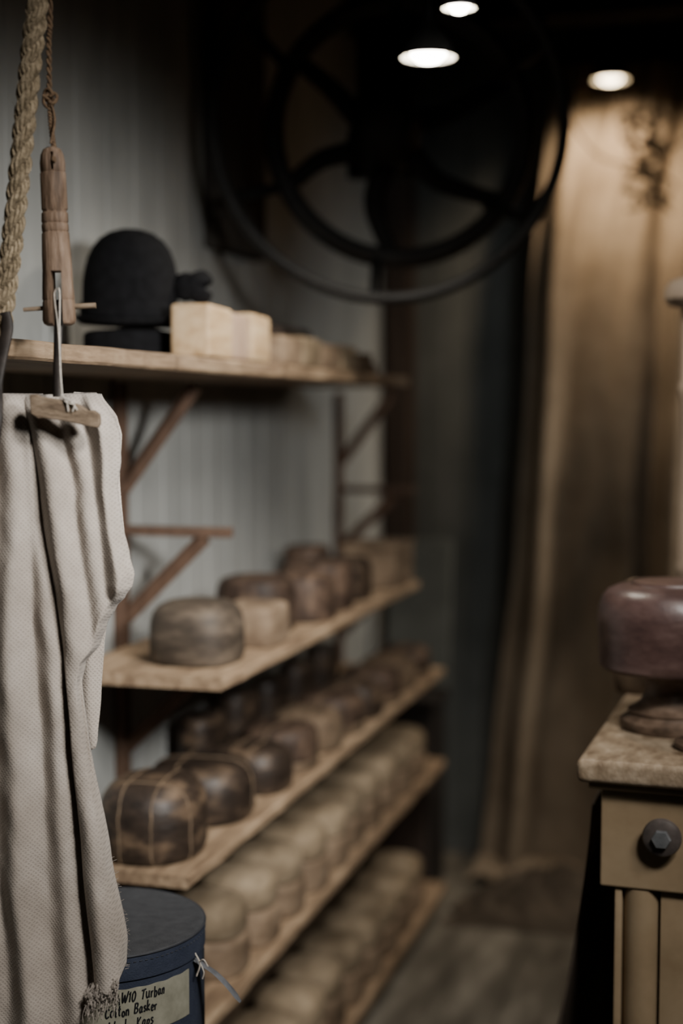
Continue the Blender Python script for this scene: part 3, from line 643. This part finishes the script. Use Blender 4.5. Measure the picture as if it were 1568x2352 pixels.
E=sheet([(900,34),(1000,62),(1130,92),(1500,142),(1700,158),(2000,180),(2290,204)],
  [(900,206),(915,226),(940,244),(970,260),(1000,268),(1060,271),(1120,264),(1200,273),(1280,289),(1325,299),(1350,296),(1375,280),(1400,256),(1440,234),(1490,216),(1530,184),(1580,175),(1700,188),(1990,238),(2200,272),(2290,268)],
  [(0,912),(.5,906),(1,902)],[(0,2325),(.3,2300),(.6,2306),(.85,2282),(1,2262)],
  [([(905,84),(1130,130),(1500,168),(1700,174),(2000,206),(2290,234)],44,.023),([(905,156),(1130,196),(1400,226),(1520,240),(1700,380)],30,.012),([(905,222),(1000,244),(1345,274),(1700,480)],34,.023)],
  .001,130,300,.035,5,0,.006,2.3)
Cc=sheet([(1380,150),(1750,182)],[(1380,240),(1500,224),(1600,216),(1720,206),(1750,200)],[(0,1380),(1,1380)],[(0,1750),(1,1740)],[([(1400,195),(1750,195)],26,.012)],.035,24,50,0,8)
D=sheet([(1000,150),(1400,150)],[(900,216),(960,262),(1000,272),(1100,266),(1300,280),(1400,250)],[(0,900),(1,905)],[(0,1400),(1,1345)],[([(900,190),(1400,220)],60,.01)],.034,30,60,0,12)
V=[];F=[];U=[]
for s in (A,E,Cc,D):
    o=len(V);V+=s[0];U+=s[2];F+=[[i+o for i in q] for q in s[1]]
cl=empty('linen_cloth',Hn(140,905),label='beige woven linen cloth hanging in folds with frayed hem',category='cloth')
c_=make('fabric',([p-cl.location for p in V],F),m_linen,parent=cl); c_.data.polygons.foreach_set('use_smooth',[True]*len(c_.data.polygons))
uvl=c_.data.uv_layers.new(name='UVMap')
for lp in c_.data.loops: uvl.data[lp.index].uv=U[lp.vertex_index]
sm=c_.modifiers.new('s','SOLIDIFY'); sm.thickness=.0014; sm.offset=0
fr_=[]
for k in range(190):
    x=random.uniform(192,266); v0=2262+(268-x)*.35+random.uniform(-6,20); p=Hn(x,v0,-.014+random.uniform(-.006,.008))
    ln=random.uniform(25,80); q=[p]
    dx=random.uniform(-18,5)
    for m_ in range(1,6): q.append(Hn(x+dx*m_/5+random.uniform(-5,3),v0+ln*m_/5,-.014+random.uniform(-.008,.008)))
    fr_.append(tube(spline(q,3),.00045,4))
for k in range(40):
    v0=random.uniform(2000,2280); x=lerp([(1990,238),(2200,272),(2290,268)],v0); fr_.append(tube([Hn(x-3,v0,0.03),Hn(x+random.uniform(2,9),v0+random.uniform(-6,8),.03)],.0003,3))
sub('fringe',join(*fr_),m_linen,cl,kind='stuff')
# ---------------------------------------------------------------- world & camera
w=bpy.data.worlds.new('w'); S.world=w; w.use_nodes=True; w.node_tree.nodes['Background'].inputs[0].default_value=(.6,.7,.9,1); w.node_tree.nodes['Background'].inputs[1].default_value=.02
cam=bpy.data.cameras.new('camera'); co_=bpy.data.objects.new('camera',cam); col.objects.link(co_); S.camera=co_
co_.location=(0,0,EYE); co_.rotation_euler=(math.radians(90-4.05),0,YAW)
cam.sensor_fit='VERTICAL'; cam.sensor_height=36; cam.lens=50; cam.clip_start=.05
cam.dof.use_dof=True; cam.dof.focus_distance=1.94; cam.dof.aperture_fstop=1.35
